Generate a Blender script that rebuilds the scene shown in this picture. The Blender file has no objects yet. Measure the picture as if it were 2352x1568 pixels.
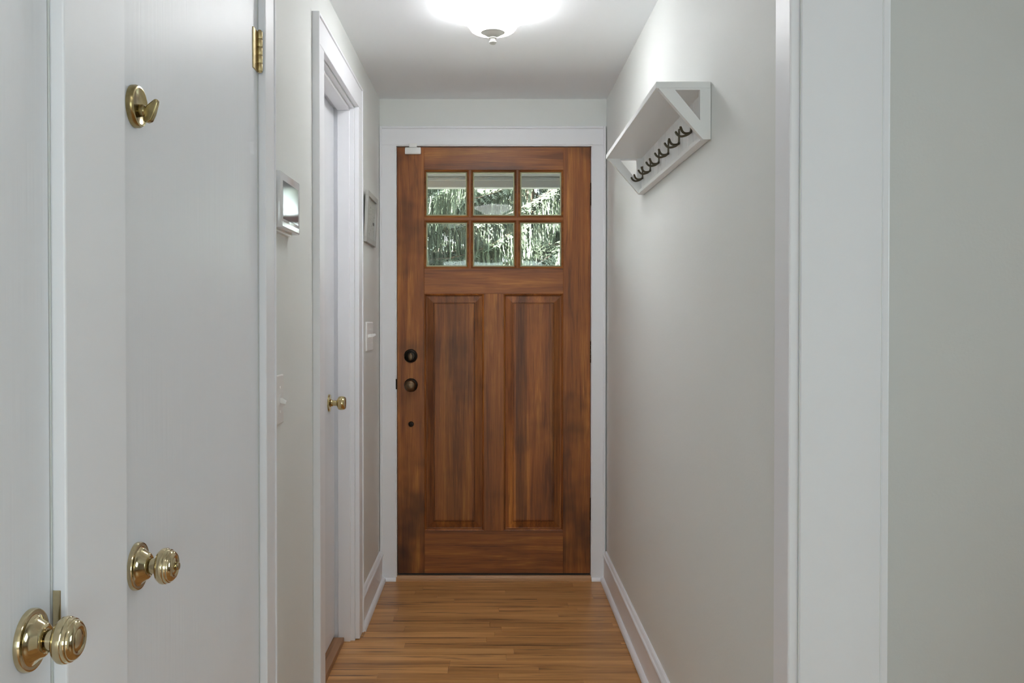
import bpy, bmesh, math, random
from mathutils import Vector, Matrix

random.seed(7)
SC = bpy.context.scene
C = SC.collection

# ------------------------------------------------------------------ camera
H = 1.236                       # eye height
F = 2050.0                      # focal length for a 2352 px wide frame
PITCH = 0.0115
PPX, PPY = 1130.0, 760.5        # principal point of the photograph
cam = bpy.data.cameras.new('camera')
cam.sensor_width = 36.0
cam.lens = 36.0 * F / 2352.0
cam.shift_x = (1176.0 - PPX) / 2352.0
cam.shift_y = (PPY - 784.0) / 2352.0
cam.clip_start = 0.02
cam.clip_end = 200
cam_o = bpy.data.objects.new('camera', cam)
C.objects.link(cam_o)
cam_o.location = (0, 0, H)
cam_o.rotation_euler = (math.pi / 2 - PITCH, 0, 0)
SC.camera = cam_o

# ------------------------------------------------------------------ sky, sun, exposure
w = bpy.data.worlds.new('sky')
SC.world = w
w.use_nodes = True
bg = w.node_tree.nodes['Background']
bg.inputs['Color'].default_value = (0.86, 0.93, 1.0, 1)
bg.inputs['Strength'].default_value = 6.9

sun = bpy.data.lights.new('sun', 'SUN')
sun.energy = 140.0
sun.angle = 0.01
sun.color = (1.0, 0.97, 0.92)
sun_o = bpy.data.objects.new('sun', sun)
C.objects.link(sun_o)
sun_o.location = (-6, 4, 12)
sun_o.rotation_euler = Vector((0.60, 0.38, -0.70)).to_track_quat('-Z', 'Y').to_euler()

LAMP_NEAR = 3.5                # the same lamp type with weaker bulbs above the camera
LAMP_FILL = 6.0              # unseen lamps added in the living room to fill the hall from behind
LAMP = 15.5                     # radiance of the lit lamp glass
vs = SC.view_settings
vs.view_transform = 'Standard'
vs.look = 'None'
vs.gamma = 1.0
vs.use_curve_mapping = False
vs.exposure = 0.40
SC.cycles.use_denoising = True
SC.cycles.max_bounces = 7
SC.cycles.diffuse_bounces = 6
SC.cycles.glossy_bounces = 3
SC.cycles.use_adaptive_sampling = True
SC.cycles.adaptive_threshold = 0.20
SC.cycles.adaptive_min_samples = 16
SC.cycles.transparent_max_bounces = 8
SC.cycles.sample_clamp_indirect = 6.0
SC.cycles.caustics_reflective = False
SC.cycles.caustics_refractive = False


def portal(name, loc, direction, sx, sy):
    li = bpy.data.lights.new(name, 'AREA')
    li.shape = 'RECTANGLE'
    li.size = sx
    li.size_y = sy
    li.cycles.is_portal = True
    o = bpy.data.objects.new(name, li)
    C.objects.link(o)
    o.location = loc
    o.rotation_euler = Vector(direction).to_track_quat('-Z', 'Z').to_euler()
    return o


# ------------------------------------------------------------------ helpers
ORG = {}


def at(px, py, Y):
    """point at depth Y that the photograph shows at pixel (px, py)"""
    c, s = math.cos(PITCH), math.sin(PITCH)
    u = PPY - py
    dy = F * c + u * s
    dz = -F * s + u * c
    t = Y / dy
    return Vector(((px - PPX) * t, Y, H + dz * t))


def obj(name, bm, mat, parent=None, smooth=False, origin=None):
    """link a bmesh written in world coordinates as one object"""
    bm.normal_update()
    vs_ = [v.co for v in bm.verts]
    if origin is None:
        lo = [min(v[i] for v in vs_) for i in range(3)]
        hi = [max(v[i] for v in vs_) for i in range(3)]
        origin = Vector(((lo[0] + hi[0]) / 2, (lo[1] + hi[1]) / 2, lo[2]))
    origin = Vector(origin)
    for v in bm.verts:
        v.co -= origin
    me = bpy.data.meshes.new(name)
    bm.to_mesh(me)
    bm.free()
    if smooth:
        for p in me.polygons:
            p.use_smooth = True
        me.set_sharp_from_angle(angle=math.radians(38))
    me.materials.append(mat)
    o = bpy.data.objects.new(name, me)
    C.objects.link(o)
    po = ORG.get(parent.name, Vector()) if parent else Vector()
    if parent:
        o.parent = parent
    o.location = origin - po
    ORG[o.name] = origin
    return o


def empty(name, loc):
    o = bpy.data.objects.new(name, None)
    C.objects.link(o)
    o.location = loc
    o.empty_display_size = 0.05
    ORG[o.name] = Vector(loc)
    return o


def tag(o, label=None, cat=None, group=None, kind=None):
    if label:
        o['label'] = label
    if cat:
        o['category'] = cat
    if group:
        o['group'] = group
    if kind:
        o['kind'] = kind
    return o


def bx(bm, x0, x1, y0, y1, z0, z1, bevel=0.0, seg=1):
    vv = [bm.verts.new((x, y, z)) for x in (x0, x1) for y in (y0, y1) for z in (z0, z1)]
    fs = [(0, 1, 3, 2), (4, 6, 7, 5), (0, 4, 5, 1), (2, 3, 7, 6), (0, 2, 6, 4), (1, 5, 7, 3)]
    faces = [bm.faces.new([vv[i] for i in f]) for f in fs]
    if bevel > 0:
        es = set()
        for f in faces:
            es.update(f.edges)
        bmesh.ops.bevel(bm, geom=list(es), offset=bevel, segments=seg, profile=0.5, affect='EDGES')
    return bm


def box(name, d, mat, parent=None, bevel=0.0, seg=1, smooth=False):
    bm = bmesh.new()
    bx(bm, min(d[0], d[1]), max(d[0], d[1]), min(d[2], d[3]), max(d[2], d[3]), min(d[4], d[5]), max(d[4], d[5]), bevel, seg)
    return obj(name, bm, mat, parent, smooth)


def lathe(bm, profile, M, n=32):
    """profile: (radius, height) pairs along the local Z of matrix M"""
    rings = []
    for r, h in profile:
        if r < 1e-6:
            rings.append([bm.verts.new(M @ Vector((0, 0, h)))])
        else:
            rings.append([bm.verts.new(M @ Vector((r * math.cos(2 * math.pi * k / n), r * math.sin(2 * math.pi * k / n), h))) for k in range(n)])
    for a, b in zip(rings, rings[1:]):
        for k in range(n):
            k2 = (k + 1) % n
            if len(a) == 1 and len(b) == 1:
                continue
            if len(a) == 1:
                bm.faces.new((a[0], b[k], b[k2]))
            elif len(b) == 1:
                bm.faces.new((a[k], a[k2], b[0]))
            else:
                bm.faces.new((a[k], a[k2], b[k2], b[k]))
    bmesh.ops.recalc_face_normals(bm, faces=bm.faces)
    return bm


def axis(loc, d):
    d = Vector(d).normalized()
    return Matrix.Translation(Vector(loc)) @ d.to_track_quat('Z', 'Y').to_matrix().to_4x4()


def tube(bm, pts, rad, n=10):
    pts = [Vector(p) for p in pts]
    rings = []
    up = Vector((0, 0, 1))
    for i, p in enumerate(pts):
        t = (pts[min(i + 1, len(pts) - 1)] - pts[max(i - 1, 0)]).normalized()
        a = t.cross(up)
        if a.length < 1e-3:
            a = t.cross(Vector((0, 1, 0)))
        a.normalize()
        b = t.cross(a)
        r = rad[i] if isinstance(rad, (list, tuple)) else rad
        rings.append([bm.verts.new(p + a * r * math.cos(2 * math.pi * k / n) + b * r * math.sin(2 * math.pi * k / n)) for k in range(n)])
    for a, b in zip(rings, rings[1:]):
        for k in range(n):
            bm.faces.new((a[k], a[(k + 1) % n], b[(k + 1) % n], b[k]))
    bm.faces.new(rings[0][::-1])
    bm.faces.new(rings[-1])
    bmesh.ops.recalc_face_normals(bm, faces=bm.faces)
    return bm


def extrude_poly(bm, pts, v):
    """closed polygon (3D points) extruded by v"""
    v = Vector(v)
    a = [bm.verts.new(Vector(p)) for p in pts]
    b = [bm.verts.new(Vector(p) + v) for p in pts]
    bm.faces.new(a)
    bm.faces.new(b[::-1])
    n = len(a)
    for i in range(n):
        bm.faces.new((a[i], b[i], b[(i + 1) % n], a[(i + 1) % n]))
    bmesh.ops.recalc_face_normals(bm, faces=bm.faces)
    return bm


def ring_loops(bm, x0, x1, z0, z1, steps, cap=True, closed=False):
    """nested rectangles facing -Y; steps are (inset, y)"""
    loops = []
    for ins, y in steps:
        loops.append([bm.verts.new(p) for p in ((x0 + ins, y, z0 + ins), (x1 - ins, y, z0 + ins), (x1 - ins, y, z1 - ins), (x0 + ins, y, z1 - ins))])
    pairs = list(zip(loops, loops[1:]))
    if closed:
        pairs.append((loops[-1], loops[0]))
    for a, b in pairs:
        for k in range(4):
            bm.faces.new((a[k], a[(k + 1) % 4], b[(k + 1) % 4], b[k]))
    if cap:
        bm.faces.new(loops[-1])
    return bm


# ------------------------------------------------------------------ materials
def nd(nt, kind, **kw):
    n = nt.nodes.new(kind)
    for k, v in kw.items():
        if k in n.inputs.keys():
            n.inputs[k].default_value = v
        else:
            setattr(n, k, v)
    return n


def base(name, color, rough, metal=0.0, spec=0.5, coat=0.0):
    m = bpy.data.materials.new(name)
    m.use_nodes = True
    b = m.node_tree.nodes['Principled BSDF']
    b.inputs['Base Color'].default_value = (*color, 1)
    b.inputs['Roughness'].default_value = rough
    b.inputs['Metallic'].default_value = metal
    b.inputs['Specular IOR Level'].default_value = spec
    b.inputs['Coat Weight'].default_value = coat
    b.inputs['Coat Roughness'].default_value = 0.08
    return m, m.node_tree, b


def ramp(nt, stops):
    r = nt.nodes.new('ShaderNodeValToRGB')
    e = r.color_ramp.elements
    while len(e) < len(stops):
        e.new(0.5)
    for el, (p, c) in zip(e, stops):
        el.position = p
        el.color = (*c, 1)
    return r


def paint(name, color, rough, bscale=(60, 60, 60), bstr=0.06, mottle=0.03, spec=0.5):
    """painted surface with roller or brush relief and faint mottling"""
    m, nt, b = base(name, color, rough, spec=spec)
    g = nd(nt, 'ShaderNodeNewGeometry')
    if bstr > 0:
        mp = nd(nt, 'ShaderNodeMapping')
        mp.inputs['Scale'].default_value = bscale
        nt.links.new(g.outputs['Position'], mp.inputs['Vector'])
        n1 = nd(nt, 'ShaderNodeTexNoise', Scale=1.0, Detail=1.0)
        nt.links.new(mp.outputs['Vector'], n1.inputs['Vector'])
        bp = nd(nt, 'ShaderNodeBump', Strength=bstr, Distance=0.002)
        nt.links.new(n1.outputs['Fac'], bp.inputs['Height'])
        nt.links.new(bp.outputs['Normal'], b.inputs['Normal'])
    if mottle > 0.05:                            # visibly uneven colour
        n2 = nd(nt, 'ShaderNodeTexNoise', Scale=2.2, Detail=2.0)
        nt.links.new(g.outputs['Position'], n2.inputs['Vector'])
        lo = tuple(c * (1 - mottle) for c in color)
        hi = tuple(min(1, c * (1 + mottle)) for c in color)
        r = ramp(nt, [(0.3, lo), (0.7, hi)])
        nt.links.new(n2.outputs['Fac'], r.inputs['Fac'])
        nt.links.new(r.outputs['Color'], b.inputs['Base Color'])
    return m


def wood(name, stops, along, rough=0.35, stretch=26.0, streak=0.55, stain=0.5, spec=0.5, dark=(0.02, 0.009, 0.004), vary=0.25, grain=1.0, stave=0.0, wear=0.0):
    """straight-grained wood, grain running along axis 0 or 2"""
    m, nt, b = base(name, stops[0][1], rough, spec=spec)
    g = nd(nt, 'ShaderNodeNewGeometry')
    oi = nd(nt, 'ShaderNodeObjectInfo')
    mul = nd(nt, 'ShaderNodeVectorMath', operation='SCALE')
    cmb = nd(nt, 'ShaderNodeCombineXYZ')
    for k in 'XYZ':
        nt.links.new(oi.outputs['Random'], cmb.inputs[k])
    nt.links.new(cmb.outputs[0], mul.inputs[0])
    mul.inputs['Scale'].default_value = 23.0
    add = nd(nt, 'ShaderNodeVectorMath', operation='ADD')
    nt.links.new(g.outputs['Position'], add.inputs[0])
    nt.links.new(mul.outputs[0], add.inputs[1])

    def stretched(s, k):
        mp = nd(nt, 'ShaderNodeMapping')
        sc = [s, s, s]
        sc[along] = s / k
        mp.inputs['Scale'].default_value = sc
        nt.links.new(add.outputs[0], mp.inputs['Vector'])
        return mp
    big = nd(nt, 'ShaderNodeTexNoise', Scale=1.0, Detail=4.0, Roughness=0.6, Distortion=0.6)
    nt.links.new(stretched(stretch, 16).outputs[0], big.inputs['Vector'])
    fine = nd(nt, 'ShaderNodeTexNoise', Scale=1.0, Detail=4.0, Roughness=0.7)
    nt.links.new(stretched(stretch * 11, 40).outputs[0], fine.inputs['Vector'])
    mixf = nd(nt, 'ShaderNodeMix', data_type='FLOAT')
    mixf.inputs['Factor'].default_value = 0.35
    nt.links.new(big.outputs['Fac'], mixf.inputs['A'])
    nt.links.new(fine.outputs['Fac'], mixf.inputs['B'])
    r = ramp(nt, stops)
    nt.links.new(mixf.outputs['Result'], r.inputs['Fac'])
    # dark grain streaks
    st = nd(nt, 'ShaderNodeTexNoise', Scale=1.0, Detail=5.0, Roughness=0.55, Distortion=1.2)
    nt.links.new(stretched(stretch * 2.4, 22).outputs[0], st.inputs['Vector'])
    sr = ramp(nt, [(0.57, (0, 0, 0)), (0.68, (1, 1, 1))])
    nt.links.new(st.outputs['Fac'], sr.inputs['Fac'])
    sm = nd(nt, 'ShaderNodeMath', operation='MULTIPLY')
    sm.inputs[1].default_value = streak
    nt.links.new(sr.outputs['Color'], sm.inputs[0])
    mx = nd(nt, 'ShaderNodeMix', data_type='RGBA')
    nt.links.new(sm.outputs[0], mx.inputs['Factor'])
    nt.links.new(r.outputs['Color'], mx.inputs['A'])
    mx.inputs['B'].default_value = (*dark, 1)
    # old stain patches
    bl = nd(nt, 'ShaderNodeTexNoise', Scale=3.3, Detail=3.0, Roughness=0.6)
    nt.links.new(g.outputs['Position'], bl.inputs['Vector'])
    br = ramp(nt, [(0.52, (0, 0, 0)), (0.78, (1, 1, 1))])
    if wear:                                    # water-darkened foot of the boards
        ws = nd(nt, 'ShaderNodeSeparateXYZ')
        nt.links.new(g.outputs['Position'], ws.inputs[0])
        wr = nd(nt, 'ShaderNodeMapRange')
        wr.inputs['From Min'].default_value = 0.75
        wr.inputs['From Max'].default_value = 0.15
        wr.inputs['To Max'].default_value = wear * 0.4
        nt.links.new(ws.outputs['Z'], wr.inputs['Value'])
        wa = nd(nt, 'ShaderNodeMath', operation='ADD')
        nt.links.new(wr.outputs[0], wa.inputs[0])
        nt.links.new(bl.outputs['Fac'], wa.inputs[1])
        nt.links.new(wa.outputs[0], br.inputs['Fac'])
    else:
        nt.links.new(bl.outputs['Fac'], br.inputs['Fac'])
    bmul = nd(nt, 'ShaderNodeMath', operation='MULTIPLY')
    bmul.inputs[1].default_value = stain
    nt.links.new(br.outputs['Color'], bmul.inputs[0])
    mx2 = nd(nt, 'ShaderNodeMix', data_type='RGBA')
    nt.links.new(bmul.outputs[0], mx2.inputs['Factor'])
    nt.links.new(mx.outputs['Result'], mx2.inputs['A'])
    mx2.inputs['B'].default_value = (*dark, 1)
    # board to board tone
    mr = nd(nt, 'ShaderNodeMapRange')
    mr.inputs['To Min'].default_value = 1 - vary
    mr.inputs['To Max'].default_value = 1 + vary
    nt.links.new(oi.outputs['Random'], mr.inputs['Value'])
    hs = nd(nt, 'ShaderNodeHueSaturation')
    if stave:                                   # glued staves of slightly different tone
        sp = nd(nt, 'ShaderNodeSeparateXYZ')
        nt.links.new(add.outputs[0], sp.inputs[0])
        sm1 = nd(nt, 'ShaderNodeMath', operation='MULTIPLY')
        sm1.inputs[1].default_value = 19.0
        nt.links.new(sp.outputs['X'], sm1.inputs[0])
        wv = nd(nt, 'ShaderNodeMath', operation='FLOOR')
        nt.links.new(sm1.outputs[0], wv.inputs[0])
        wn = nd(nt, 'ShaderNodeTexWhiteNoise', noise_dimensions='1D')
        nt.links.new(wv.outputs[0], wn.inputs['W'])
        m2 = nd(nt, 'ShaderNodeMapRange')
        m2.inputs['To Min'].default_value = 1 - stave
        m2.inputs['To Max'].default_value = 1 + stave
        nt.links.new(wn.outputs['Value'], m2.inputs['Value'])
        m3 = nd(nt, 'ShaderNodeMath', operation='MULTIPLY')
        nt.links.new(mr.outputs[0], m3.inputs[0])
        nt.links.new(m2.outputs[0], m3.inputs[1])
        nt.links.new(m3.outputs[0], hs.inputs['Value'])
    else:
        nt.links.new(mr.outputs[0], hs.inputs['Value'])
    nt.links.new(mx2.outputs['Result'], hs.inputs['Color'])
    nt.links.new(hs.outputs['Color'], b.inputs['Base Color'])
    bp = nd(nt, 'ShaderNodeBump', Strength=0.12 * grain, Distance=0.001)
    nt.links.new(fine.outputs['Fac'], bp.inputs['Height'])
    nt.links.new(bp.outputs['Normal'], b.inputs['Normal'])
    return m


def metal(name, color, rough, spots=None):
    m, nt, b = base(name, color, rough, metal=1.0)
    g = nd(nt, 'ShaderNodeNewGeometry')
    n = nd(nt, 'ShaderNodeTexNoise', Scale=90.0, Detail=3.0)
    nt.links.new(g.outputs['Position'], n.inputs['Vector'])
    r = ramp(nt, [(0.35, tuple(c * 0.86 for c in color)), (0.65, color)] if spots is None else [(0.35, color), (0.7, spots)])
    nt.links.new(n.outputs['Fac'], r.inputs['Fac'])
    nt.links.new(r.outputs['Color'], b.inputs['Base Color'])
    return m


def glass(name, tint=(1, 1, 1)):
    m = bpy.data.materials.new(name)
    m.use_nodes = True
    nt = m.node_tree
    nt.nodes.clear()
    out = nd(nt, 'ShaderNodeOutputMaterial')
    tr = nd(nt, 'ShaderNodeBsdfTransparent')
    tr.inputs['Color'].default_value = (*tint, 1)
    gl = nd(nt, 'ShaderNodeBsdfGlossy')
    gl.inputs['Roughness'].default_value = 0.02
    fr = nd(nt, 'ShaderNodeFresnel', IOR=1.45)
    tc = nd(nt, 'ShaderNodeNewGeometry')
    nz = nd(nt, 'ShaderNodeTexNoise', Scale=14.0, Detail=1.0)
    nt.links.new(tc.outputs['Position'], nz.inputs['Vector'])
    bp = nd(nt, 'ShaderNodeBump', Strength=0.05, Distance=0.002)
    nt.links.new(nz.outputs['Fac'], bp.inputs['Height'])
    nt.links.new(bp.outputs['Normal'], gl.inputs['Normal'])
    mx = nd(nt, 'ShaderNodeMixShader')
    nt.links.new(fr.outputs[0], mx.inputs[0])
    nt.links.new(tr.outputs[0], mx.inputs[1])
    nt.links.new(gl.outputs[0], mx.inputs[2])
    nt.links.new(mx.outputs[0], out.inputs['Surface'])
    return m


M = {}
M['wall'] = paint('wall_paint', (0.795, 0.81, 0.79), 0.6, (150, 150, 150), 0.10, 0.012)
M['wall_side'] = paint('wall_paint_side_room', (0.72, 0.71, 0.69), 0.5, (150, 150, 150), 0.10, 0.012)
M['ceiling'] = paint('ceiling_paint', (0.91, 0.93, 0.955), 0.7, (90, 90, 90), 0.0, 0.012)
M['trim'] = paint('trim_paint', (0.885, 0.89, 0.925), 0.42, (160, 160, 5), 0.0, 0.012)
M['trim_h'] = paint('trim_paint_level', (0.885, 0.89, 0.925), 0.42, (160, 5, 160), 0.0, 0.012)
M['door_white'] = paint('door_paint', (0.81, 0.82, 0.855), 0.42, (130, 130, 4), 0.22, 0.018)
M['white_rack'] = paint('rack_paint', (0.87, 0.88, 0.88), 0.38, (200, 200, 20), 0.0, 0.01)
M['plastic'] = paint('white_plastic', (0.90, 0.90, 0.89), 0.28, (300, 300, 300), 0.0, 0.005)
M['gloss_white'] = paint('glossy_white_plastic', (0.72, 0.72, 0.73), 0.10, (300, 300, 300), 0.0, 0.005)
M['screen'], _nt, _b = base('dark_screen_glass', (0.22, 0.22, 0.25), 0.03, spec=0.9)
_n = nd(_nt, 'ShaderNodeTexNoise', Scale=40.0)
_bp = nd(_nt, 'ShaderNodeBump', Strength=0.04, Distance=0.001)
_nt.links.new(_n.outputs['Fac'], _bp.inputs['Height'])
_nt.links.new(_bp.outputs['Normal'], _b.inputs['Normal'])
DW = [(0.36, (0.14, 0.042, 0.012)), (0.46, (0.25, 0.079, 0.020)), (0.55, (0.34, 0.114, 0.026)), (0.65, (0.50, 0.195, 0.042))]
M['door_v'] = wood('stained_fir_upright', DW, 2, 0.40, 22, 0.35, 0.6, spec=0.38, vary=0.10, dark=(0.05, 0.018, 0.009), stave=0.24)
M['door_h'] = wood('stained_fir_level', DW, 0, 0.40, 22, 0.30, 0.5, spec=0.42, vary=0.08, dark=(0.05, 0.018, 0.009))
M['door_stile'] = wood('stained_fir_stile', DW, 2, 0.40, 22, 0.35, 0.85, spec=0.36, vary=0.04, dark=(0.045, 0.017, 0.008), wear=0.55)
FW = [(0.34, (0.31, 0.148, 0.052)), (0.48, (0.53, 0.265, 0.094)), (0.62, (0.68, 0.365, 0.142))]
M['oak'] = wood('oak_strip_floor', FW, 0, 0.34, 16, 0.95, 0.12, dark=(0.15, 0.072, 0.034), vary=0.09, spec=0.4)
M['oak_y'] = wood('oak_threshold', [(0.3, (0.26, 0.125, 0.055)), (0.7, (0.44, 0.23, 0.115))], 1, 0.4, 16, 0.4, 0.1, vary=0.05)
M['oak_sill'] = wood('oak_door_saddle', [(0.3, (0.42, 0.22, 0.10)), (0.7, (0.66, 0.38, 0.19))], 0, 0.35, 20, 0.4, 0.1, vary=0.05)
M['floor_base'] = wood('oak_floor_far', FW, 0, 0.34, 16, 0.5, 0.1, dark=(0.05, 0.025, 0.012), vary=0.02)
M['brass'] = metal('polished_brass', (0.66, 0.54, 0.28), 0.12)
M['brass_pale'] = metal('worn_pale_brass', (0.68, 0.575, 0.36), 0.13)
M['brass_old'] = metal('aged_brass', (0.50, 0.40, 0.20), 0.24, (0.34, 0.27, 0.13))
M['brass_hinge'] = metal('satin_brass', (0.62, 0.50, 0.27), 0.42)
M['bronze'] = metal('dark_bronze', (0.028, 0.022, 0.018), 0.34)
M['bronze_worn'] = metal('worn_bronze', (0.17, 0.105, 0.06), 0.36, (0.10, 0.07, 0.045))
M['hook'] = metal('dark_pewter', (0.13, 0.115, 0.08), 0.40)
M['nickel'], _, _ = base('brushed_nickel_enamel', (0.50, 0.50, 0.46), 0.45, metal=0.2)

M['rubber'], _, _ = base('black_rubber', (0.012, 0.012, 0.012), 0.6)
M['dark'], _, _ = base('dark_recess', (0.02, 0.02, 0.02), 0.8)
M['glass'] = glass('clear_glass', (0.93, 0.97, 0.94))
M['putty'] = paint('pale_green_glazing', (0.40, 0.42, 0.25), 0.4, (200, 200, 200), 0.1, 0.15)
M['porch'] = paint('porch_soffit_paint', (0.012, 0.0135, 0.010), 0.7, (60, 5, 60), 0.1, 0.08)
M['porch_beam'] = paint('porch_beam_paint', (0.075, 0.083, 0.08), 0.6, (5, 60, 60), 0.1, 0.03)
M['lawn'] = paint('lawn_green', (0.022, 0.030, 0.014), 0.9, (80, 80, 80), 0.6, 0.35)
M['stone'] = paint('concrete_slab', (0.23, 0.225, 0.215), 0.8, (40, 40, 40), 0.3, 0.1)
M['bark'] = paint('spruce_bark', (0.16, 0.11, 0.08), 0.9, (60, 60, 8), 0.8, 0.3)
M['needles'] = paint('spruce_needles', (0.052, 0.070, 0.042), 0.7, (30, 30, 30), 0.0, 0.30)
M['frame_wood'] = paint('distressed_whitewashed_wood', (0.46, 0.46, 0.44), 0.65, (90, 30, 90), 0.25, 0.12)
M['siding'] = paint('exterior_siding', (0.45, 0.46, 0.45), 0.7, (5, 5, 60), 0.2, 0.03)

# printed card in the picture: faint dotted and lettered rows
m, nt, b = base('faded_print', (0.5, 0.5, 0.47), 0.6)
g = nd(nt, 'ShaderNodeNewGeometry')
mp = nd(nt, 'ShaderNodeMapping')
mp.inputs['Scale'].default_value = (1, 70, 60)
nt.links.new(g.outputs['Position'], mp.inputs['Vector'])
n1 = nd(nt, 'ShaderNodeTexNoise', Scale=1.6, Detail=2.0)
nt.links.new(mp.outputs[0], n1.inputs['Vector'])
r1 = ramp(nt, [(0.60, (0.50, 0.50, 0.47)), (0.68, (0.20, 0.20, 0.20))])
nt.links.new(n1.outputs['Fac'], r1.inputs['Fac'])
nt.links.new(r1.outputs['Color'], b.inputs['Base Color'])
M['print'] = m

for _k, _e in (('lamp', LAMP), ('lamp_near', LAMP_NEAR), ('lamp_fill', LAMP_FILL)):
    m, nt, b = base('lit_frosted_glass', (0.9, 0.9, 0.88), 0.3)
    b.inputs['Emission Color'].default_value = (0.985, 0.99, 1.0, 1)
    b.inputs['Emission Strength'].default_value = _e
    M[_k] = m


# ------------------------------------------------------------------ room shell
XL, XR = -0.534, 0.5445        # hall side walls
YB = 4.25                      # hall end wall
ZC = 2.289                     # ceiling
XR2 = 0.6905                   # far face of the right wall


def zf(y):                     # the old floor dips a little away from the front door
    return -0.012 * (4.22 - max(2.6, min(4.22, y)))


bm = bmesh.new()
bx(bm, -3.0, 3.6, -4.8, 4.262, -0.20, -0.045)
floor = obj('floor', bm, M['floor_base'])
tag(floor, 'medium brown oak strip floor running across the hallway', 'floor', kind='structure')

# oak strips laid across the hall
unit = bmesh.new()
bx(unit, -0.5, 0.5, -0.5, 0.5, -1.0, 0.0)
unit_me = bpy.data.meshes.new('plank')
unit.to_mesh(unit_me)
unit.free()
unit_me.materials.append(M['oak'])
PITCHW = 0.0585
y = 4.262
rnd = random.Random(11)
slope = math.atan(0.012)
first = True
while y > 0.30:
    yc = y - PITCHW / 2
    x = -0.66 if yc < 4.24 else XL
    x -= rnd.uniform(0.0, 0.55)
    while x < 0.70:
        ln = rnd.choice((0.38, 0.55, 0.72, 0.9, 1.15)) * rnd.uniform(0.85, 1.15)
        a, bb = max(x, -0.66), min(x + ln, 0.69)
        if bb - a > 0.05:
            p = bpy.data.objects.new('plank', unit_me)
            C.objects.link(p)
            p.parent = floor
            p.location = Vector(((a + bb) / 2, yc, zf(yc) + rnd.uniform(-0.0003, 0.0003))) - ORG['floor']
            p.scale = (bb - a - 0.0008, PITCHW - 0.0008, 0.018)
            p.rotation_euler = (slope if 2.6 < yc < 4.22 else 0, 0, 0)
        x += ln
    y -= PITCHW

bm = bmesh.new()
bx(bm, -3.0, 3.6, -4.8, 4.45, ZC, ZC + 0.25)
tag(obj('ceiling', bm, M['ceiling']), 'plain pale grey plaster ceiling above the hallway', 'ceiling', kind='structure')


def wall(name, boxes, mat, label):
    bm_ = bmesh.new()
    for b_ in boxes:
        bx(bm_, *b_)
    return tag(obj(name, bm_, mat), label, 'wall', kind='structure')


ZT = 2.066                     # head of every door opening
DB = (0.30, 1.080)             # opening of the nearest left door
DA = (1.260, 2.042)            # opening of the door with the deadbolt
DS = (2.756, 3.470)            # opening of the recessed side door
wall('wall_left', [(-0.80, -0.72, -1.3, 4.40, -0.1, ZC),
                   (-0.72, XL, -1.3, DB[0], -0.1, ZC),
                   (-0.72, XL, DB[1], DA[0], -0.1, ZC),
                   (-0.72, XL, DA[1], DS[0], -0.1, ZC),
                   (-0.72, XL, DS[1], 4.40, -0.1, ZC),
                   (-0.72, XL, DB[0], DB[1], ZT, ZC),
                   (-0.72, XL, DA[0], DA[1], ZT, ZC),
                   (-0.72, XL, DS[0], DS[1], ZT + 0.01, ZC)], M['wall'],
     'pale grey hallway wall on the left with three doors')
YO0, YO1 = 0.25, 1.582         # cased opening in the right wall
wall('wall_right', [(XR, XR2, YO1, 4.40, -0.1, ZC), (XR, XR2, YO0, YO1, ZT, ZC), (XR, XR2, -1.3, YO0, -0.1, ZC)],
     M['wall'], 'pale grey hallway wall on the right carrying the coat rack')
dl, dr = at(906, 700, YB).x, at(1362, 700, YB).x
wall('wall_end', [(XL, dl, YB, YB + 0.15, -0.1, ZC), (dr, XR, YB, YB + 0.15, -0.1, ZC), (dl, dr, YB, YB + 0.15, at(1130, 331, YB).z, ZC)],
     M['wall'], 'pale grey end wall around the wooden front door')
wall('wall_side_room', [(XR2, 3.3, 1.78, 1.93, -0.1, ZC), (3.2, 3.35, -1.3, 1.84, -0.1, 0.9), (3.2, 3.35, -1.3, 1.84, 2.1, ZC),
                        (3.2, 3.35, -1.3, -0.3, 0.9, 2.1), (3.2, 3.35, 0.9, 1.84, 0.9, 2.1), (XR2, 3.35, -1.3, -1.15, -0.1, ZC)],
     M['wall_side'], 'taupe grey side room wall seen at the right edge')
wall('wall_rear', [(-2.6, 3.35, -4.65, -4.5, -0.1, 0.40), (-2.6, 3.35, -4.65, -4.5, 2.15, ZC), (-2.6, -1.7, -4.65, -4.5, 0.40, 2.15),
                   (0.2, 0.4, -4.65, -4.5, 0.40, 2.15), (2.3, 3.35, -4.65, -4.5, 0.40, 2.15),
                   (-2.75, -2.6, -4.65, -1.15, -0.1, ZC), (3.2, 3.35, -4.65, -1.3, -0.1, ZC), (-2.75, -0.80, -1.3, -1.15, -0.1, ZC)],
     M['wall'], 'pale grey living room walls behind the camera')


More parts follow.
